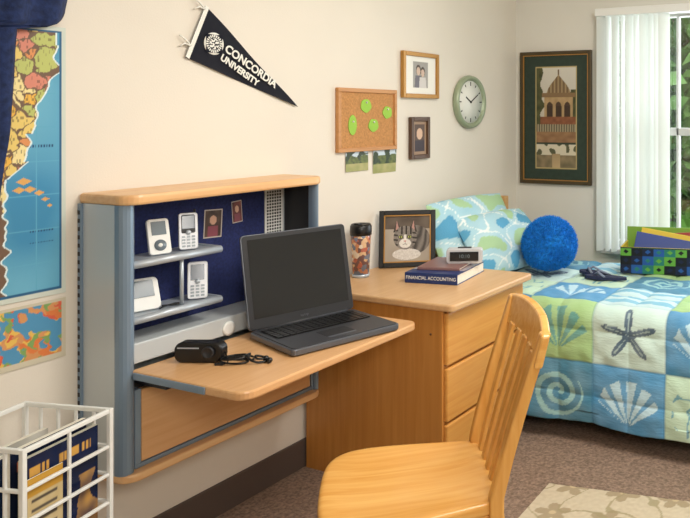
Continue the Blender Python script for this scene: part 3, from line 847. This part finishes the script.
# flip flops on the bed
ff = grp('flip_flops', (.86, 3.40, .630), 0)
M_sand = mat('navy_foam', C(26, 34, 66), .7)
for i, (dx, dy, rz) in enumerate([(-.035, .03, 70), (.045, -.03, 95)]):
    P = []
    for k in range(28):
        t = 2*math.pi*k/28; yy = .11*math.sin(t); xx = (.036+.010*math.sin(t))*math.cos(t); P.append((xx, yy))
    R = Matrix.Rotation(math.radians(rz), 3, 'Z')
    P2 = [((R@Vector((x, y, 0))).x+dx, (R@Vector((x, y, 0))).y+dy) for x, y in P]
    prism('sole_%d' % i, P2, .004, .020, M_sand, ff, .003)
    for s in (-1, 1):
        tube('strap_%d_%d' % (i, s), [(R@Vector(p))+Vector((dx, dy, 0)) for p in ((0, .06, .020), (s*.018, .035, .040), (s*.034, -.005, .020))], .006, mat('strap_grey', C(120, 130, 150), .6), ff)

# ---------------------------------------------------------------- chair
ch = grp('wooden_desk_chair', (1.182, 1.792, 0), 131.0)
half = [(0, .432), (.10, .430), (.18, .418), (.226, .385), (.243, .33), (.240, .25), (.225, .15), (.207, .05), (.200, .0), (.185, -.025), (.10, -.034), (0, -.036)]
full = half+[(-x, y) for x, y in reversed(half[1:-1])]
cy_ = .20
secs = []
for s, z in [(.01, .429), (.3, .428), (.6, .431), (.82, .438), (.94, .4415), (.985, .438), (1.0, .430), (1.0, .414), (.975, .405), (.9, .402), (.01, .402)]:
    secs.append([(x*s, cy_+(y-cy_)*s, z) for x, y in full])
so = loft('seat', secs, M_chairx, ch, True)
ss = so.modifiers.new('s', 'SUBSURF'); ss.levels = 2; ss.render_levels = 2
for s in (-1, 1):
    def stile(z):
        if z < .43: return (s*(.188+.02*(0.43-z)/.43), -.012-.07*(.43-z)/.43)
        t = (z-.43)/.45; return (s*(.188+.028*t), -.012-.13*t**1.15)
    secs = []
    for z in [.009, .15, .3, .41, .45, .55, .65, .75, .84, .878]:
        x, y = stile(z); w_ = .032+.008*(1-abs(z-.43)/.45); d_ = .028+.010*(1-abs(z-.43)/.45)
        secs.append([(x-w_/2, y-d_/2, z), (x+w_/2, y-d_/2, z), (x+w_/2, y+d_/2, z), (x-w_/2, y+d_/2, z)])
    loft('stile_%s' % ('l' if s > 0 else 'r'), secs, M_chair, ch, bevel=.006)
    bar('front_leg_%d' % s, (s*.205, .375, 0), (s*.185, .35, .405), .028, .028, .038, .038, M_chair, ch, .006)
    bar('side_stretcher_%d' % s, (s*.20, .365, .17), (s*.197, -.045, .19), .02, .02, .02, .02, M_chair, ch)
    box('side_apron_%d' % s, s*.178-.01, s*.178+.01, .0, .345, .355, .404, M_chair, ch, .003)
box('front_apron', -.17, .17, .345, .365, .355, .404, M_chairx, ch, .003)
box('rear_apron', -.17, .17, -.025, -.005, .355, .404, M_chairx, ch, .003)
box('front_stretcher', -.19, .19, .355, .375, .23, .25, M_chairx, ch, .004)
secs = []
for k in range(17):
    x = -.238+.476*k/16; u_ = x/.238
    yb = -.138-.028*(1-u_*u_); th = .024
    zt = .895-.016*u_**4-.006*u_*u_; zb = .788+.012*(1-u_*u_)
    secs.append([(x, yb+.022-th/2, zb), (x, yb+.022+th/2, zb), (x, yb+th/2, zt), (x, yb-th/2, zt)])
loft('crest_rail', secs, M_chairx, ch, smooth=False, bevel=.006)
for k in range(5):
    x0 = -.128+.064*k; x1 = x0*1.14
    bow = .022*(1-(x1/.21)**2)
    bar('slat_%d' % (k+1), (x0, -.018, .425), (x1, -.113-bow, .808), .034, .012, .040, .012, M_chair, ch, .003, mid=(x0*1.05, -.052-bow*.8, .60))

# ---------------------------------------------------------------- rug
rg = grp('floral_rug')
ra = math.radians(9)
RW, RH = 1.5, 1.9
def rugf(a, b):
    x = a*RW; y = b*RH
    c = mix(C(218, 206, 182), C(200, 186, 160), nz2(x*60, y*60))
    gx, gy = x/.20, y/.20
    i, j = math.floor(gx), math.floor(gy)
    px, py = gx-i-.5, gy-j-.5
    r = math.hypot(px, py); t = math.atan2(py, px)
    if r < .34*(.45+.55*abs(math.cos(2.5*t+i+j))): c = mix(c, C(164, 146, 116), .8)
    if r < .07: c = C(204, 186, 150)
    if abs(noise.noise(Vector((x*7, y*7, 2)))) < .03: c = mix(c, C(164, 152, 118), .8)
    return c
v = []; c = []; f = []; nx, ny = 300, 380
for j in range(ny+1):
    for i in range(nx+1):
        a = i/nx; b = j/ny; lx = a*RW; ly = (b-1)*RH
        v.append((1.005+lx*math.cos(ra)-ly*math.sin(ra)*.3, 2.565+lx*math.sin(ra)+ly*math.cos(ra), .007+.0015*noise.noise(Vector((lx*40, ly*40, 0))))); c.append(rugf(a, b))
for j in range(ny):
    for i in range(nx):
        k = j*(nx+1)+i; f.append((k, k+1, k+nx+2, k+nx+1))
o = meshobj('rug_pile', v, f, painted_mat(.95, .3), rg); setcol(o.data, c)
so_ = o.modifiers.new('s', 'SOLIDIFY'); so_.thickness = .005; so_.offset = -1

# ---------------------------------------------------------------- crates with brochures
def crate(z0):
    g = grp('plastic_storage_crate', (.234, 1.141, z0), 13.5)
    w_, d_, h_ = .28, .26, .33; t = .012
    L = []
    for x in (-w_/2, w_/2-t):
        for y in (-d_/2, d_/2-t): L.append((x, x+t, y, y+t, 0, h_))
    for z in (0, .075, .15, .225, h_-t):
        tt = t if z in (0, h_-t) else .008
        for y in (-d_/2, d_/2-t): L.append((-w_/2+t, w_/2-t, y+.001, y+t-.001, z, z+tt))
        for x in (-w_/2, w_/2-t): L.append((x+.001, x+t-.001, -d_/2+t, d_/2-t, z, z+tt))
    for k in range(1, 5):
        x = -w_/2+w_*k/5
        for y in (-d_/2, d_/2-t): L.append((x-.0035, x+.0035, y+.002, y+t-.002, t, h_-t))
    for k in (1,):
        y = -d_/2+d_*.5
        for x in (-w_/2, w_/2-t): L.append((x+.002, x+t-.002, y-.0035, y+.0035, t, h_-t))
    for k in range(1, 6):
        x = -w_/2+w_*k/6; L.append((x-.003, x+.003, -d_/2+t, d_/2-t, .001, .007))
    boxes('lattice', L, M_white, g, .002)
    return g
crate(0); crate(.331)
bg = grp('magazines', (.234, 1.141, .342), 13.5)
def cover(seed, base, acc):
    def fn(a, b):
        c = mix(base, tuple(v_*.5 for v_ in base[:3])+(1,), nz2(a*3, b*3, seed))
        if b > .82 and b < .91 and .08 < a < .9 and math.sin(a*60+3*math.sin(a*23)) > -.3: c = acc
        if .72 < b < .74 and .1 < a < .8 and math.sin(a*130) > 0: c = C(200, 200, 200)
        if nz2(a*3, b*3, seed+9) > .56 and b < .62: c = mix(acc, base, nz2(a*7, b*7, seed+3))
        return c
    return fn
for i, (x, hh, base, acc) in enumerate([(.105, .280, C(24, 38, 76), C(210, 160, 80)), (.070, .295, C(24, 34, 60), C(210, 110, 60)), (.035, .275, C(40, 60, 100), C(200, 200, 190)), (-.005, .26, C(196, 180, 140), C(150, 80, 50)), (-.05, .26, C(210, 206, 196), C(60, 90, 140)), (-.09, .24, C(170, 150, 90), C(40, 60, 40))]):
    box('magazine_%d' % i, x-.006, x+.006, -.105, .108, 0, hh, M_pages, bg)
    painted('cover_%d' % i, .213, hh, 90, 100, cover(i*3+1, base, acc), bg, (x+.0068, .0015, hh/2), (0, 0, 90), .25)
def leaf(a, b):
    if b > .8: return C(196, 150, 60)
    if math.sin(b*60) > .4 and .1 < a < .85: return C(90, 80, 70)
    return mix(C(214, 200, 160), C(186, 160, 110), nz2(a*4, b*4))
box('leaflet', .122, .125, -.105, -.01, 0, .235, M_pages, bg)
painted('leaflet_print', .095, .235, 40, 60, leaf, bg, (.1255, -.0575, .1175), (0, 0, 90), .3)

# ---------------------------------------------------------------- added unseen lamp fitting and fill lights, then daylight
cl = grp('added_ceiling_lamp', (2.2, 1.9, 0))  # invented fitting to go with the ceiling fill; gives no light itself
lathe('shade', [(0, 2.43), (.10, 2.435), (.17, 2.46), (.18, 2.5), (0, 2.5)], mat('opal_glass', C(245, 243, 236), .4), cl, 32)
def area(name, loc, target, sx, sy, power, col):
    l = bpy.data.lights.new(name, 'AREA'); l.shape = 'RECTANGLE'; l.size = sx; l.size_y = sy; l.energy = power; l.color = col
    o = bpy.data.objects.new(name, l); o.location = loc
    o.rotation_euler = (Vector(target)-Vector(loc)).to_track_quat('-Z', 'Y').to_euler()
    link(o); return o
area('ceiling_fill', (1.9, 2.1, 2.40), (1.5, 2.2, 0), .9, .9, 42, (1, .955, .885))  # unseen fill added to brighten the room from above
area('camera_side_fill', (3.2, -.2, 2.1), (.2, 2.9, .9), .7, .6, 34, (1, .955, .885))  # unseen soft fill added on the camera side
area('daylight_window', (1.45, YB+.35, 1.5), (1.3, 0, .9), 1.5, 1.4, 34, (.93, .97, 1))
world = bpy.data.worlds.new('sky'); scene.world = world; world.use_nodes = True
bgn = world.node_tree.nodes['Background']; bgn.inputs[0].default_value = (.84, .92, 1, 1); bgn.inputs[1].default_value = 1.4
sun = bpy.data.lights.new('sun', 'SUN'); sun.energy = 2.2; sun.angle = .05; so2 = bpy.data.objects.new('sun', sun)
so2.rotation_euler = (math.radians(40), 0, math.radians(-30)); link(so2)

# ---------------------------------------------------------------- recentre unrotated group empties on their parts
bpy.context.view_layer.update()
for e_ in [o for o in scene.objects if o.type == 'EMPTY' and o.parent is None and o.location.length < 1e-6 and abs(o.rotation_euler.z) < 1e-6]:
    pts = []
    for c_ in e_.children:
        pts += [c_.matrix_world@Vector(k) for k in c_.bound_box]
    if not pts: continue
    ctr = sum(pts, Vector())/len(pts); ctr.z = min(p.z for p in pts)
    e_.location = ctr
    for c_ in e_.children: c_.location = c_.location-ctr

# ---------------------------------------------------------------- camera
cd = bpy.data.cameras.new('camera'); cam = bpy.data.objects.new('camera', cd); link(cam)
cam.location = (2.3318, 0, 1.45)
cam.rotation_euler = (math.radians(90), 0, math.atan2(.397, .9178))
cd.sensor_width = 36; cd.lens = 735.3/690*36
cd.shift_x = -(600-345)/690; cd.shift_y = -(259-115)/690
cd.clip_start = .05
scene.camera = cam
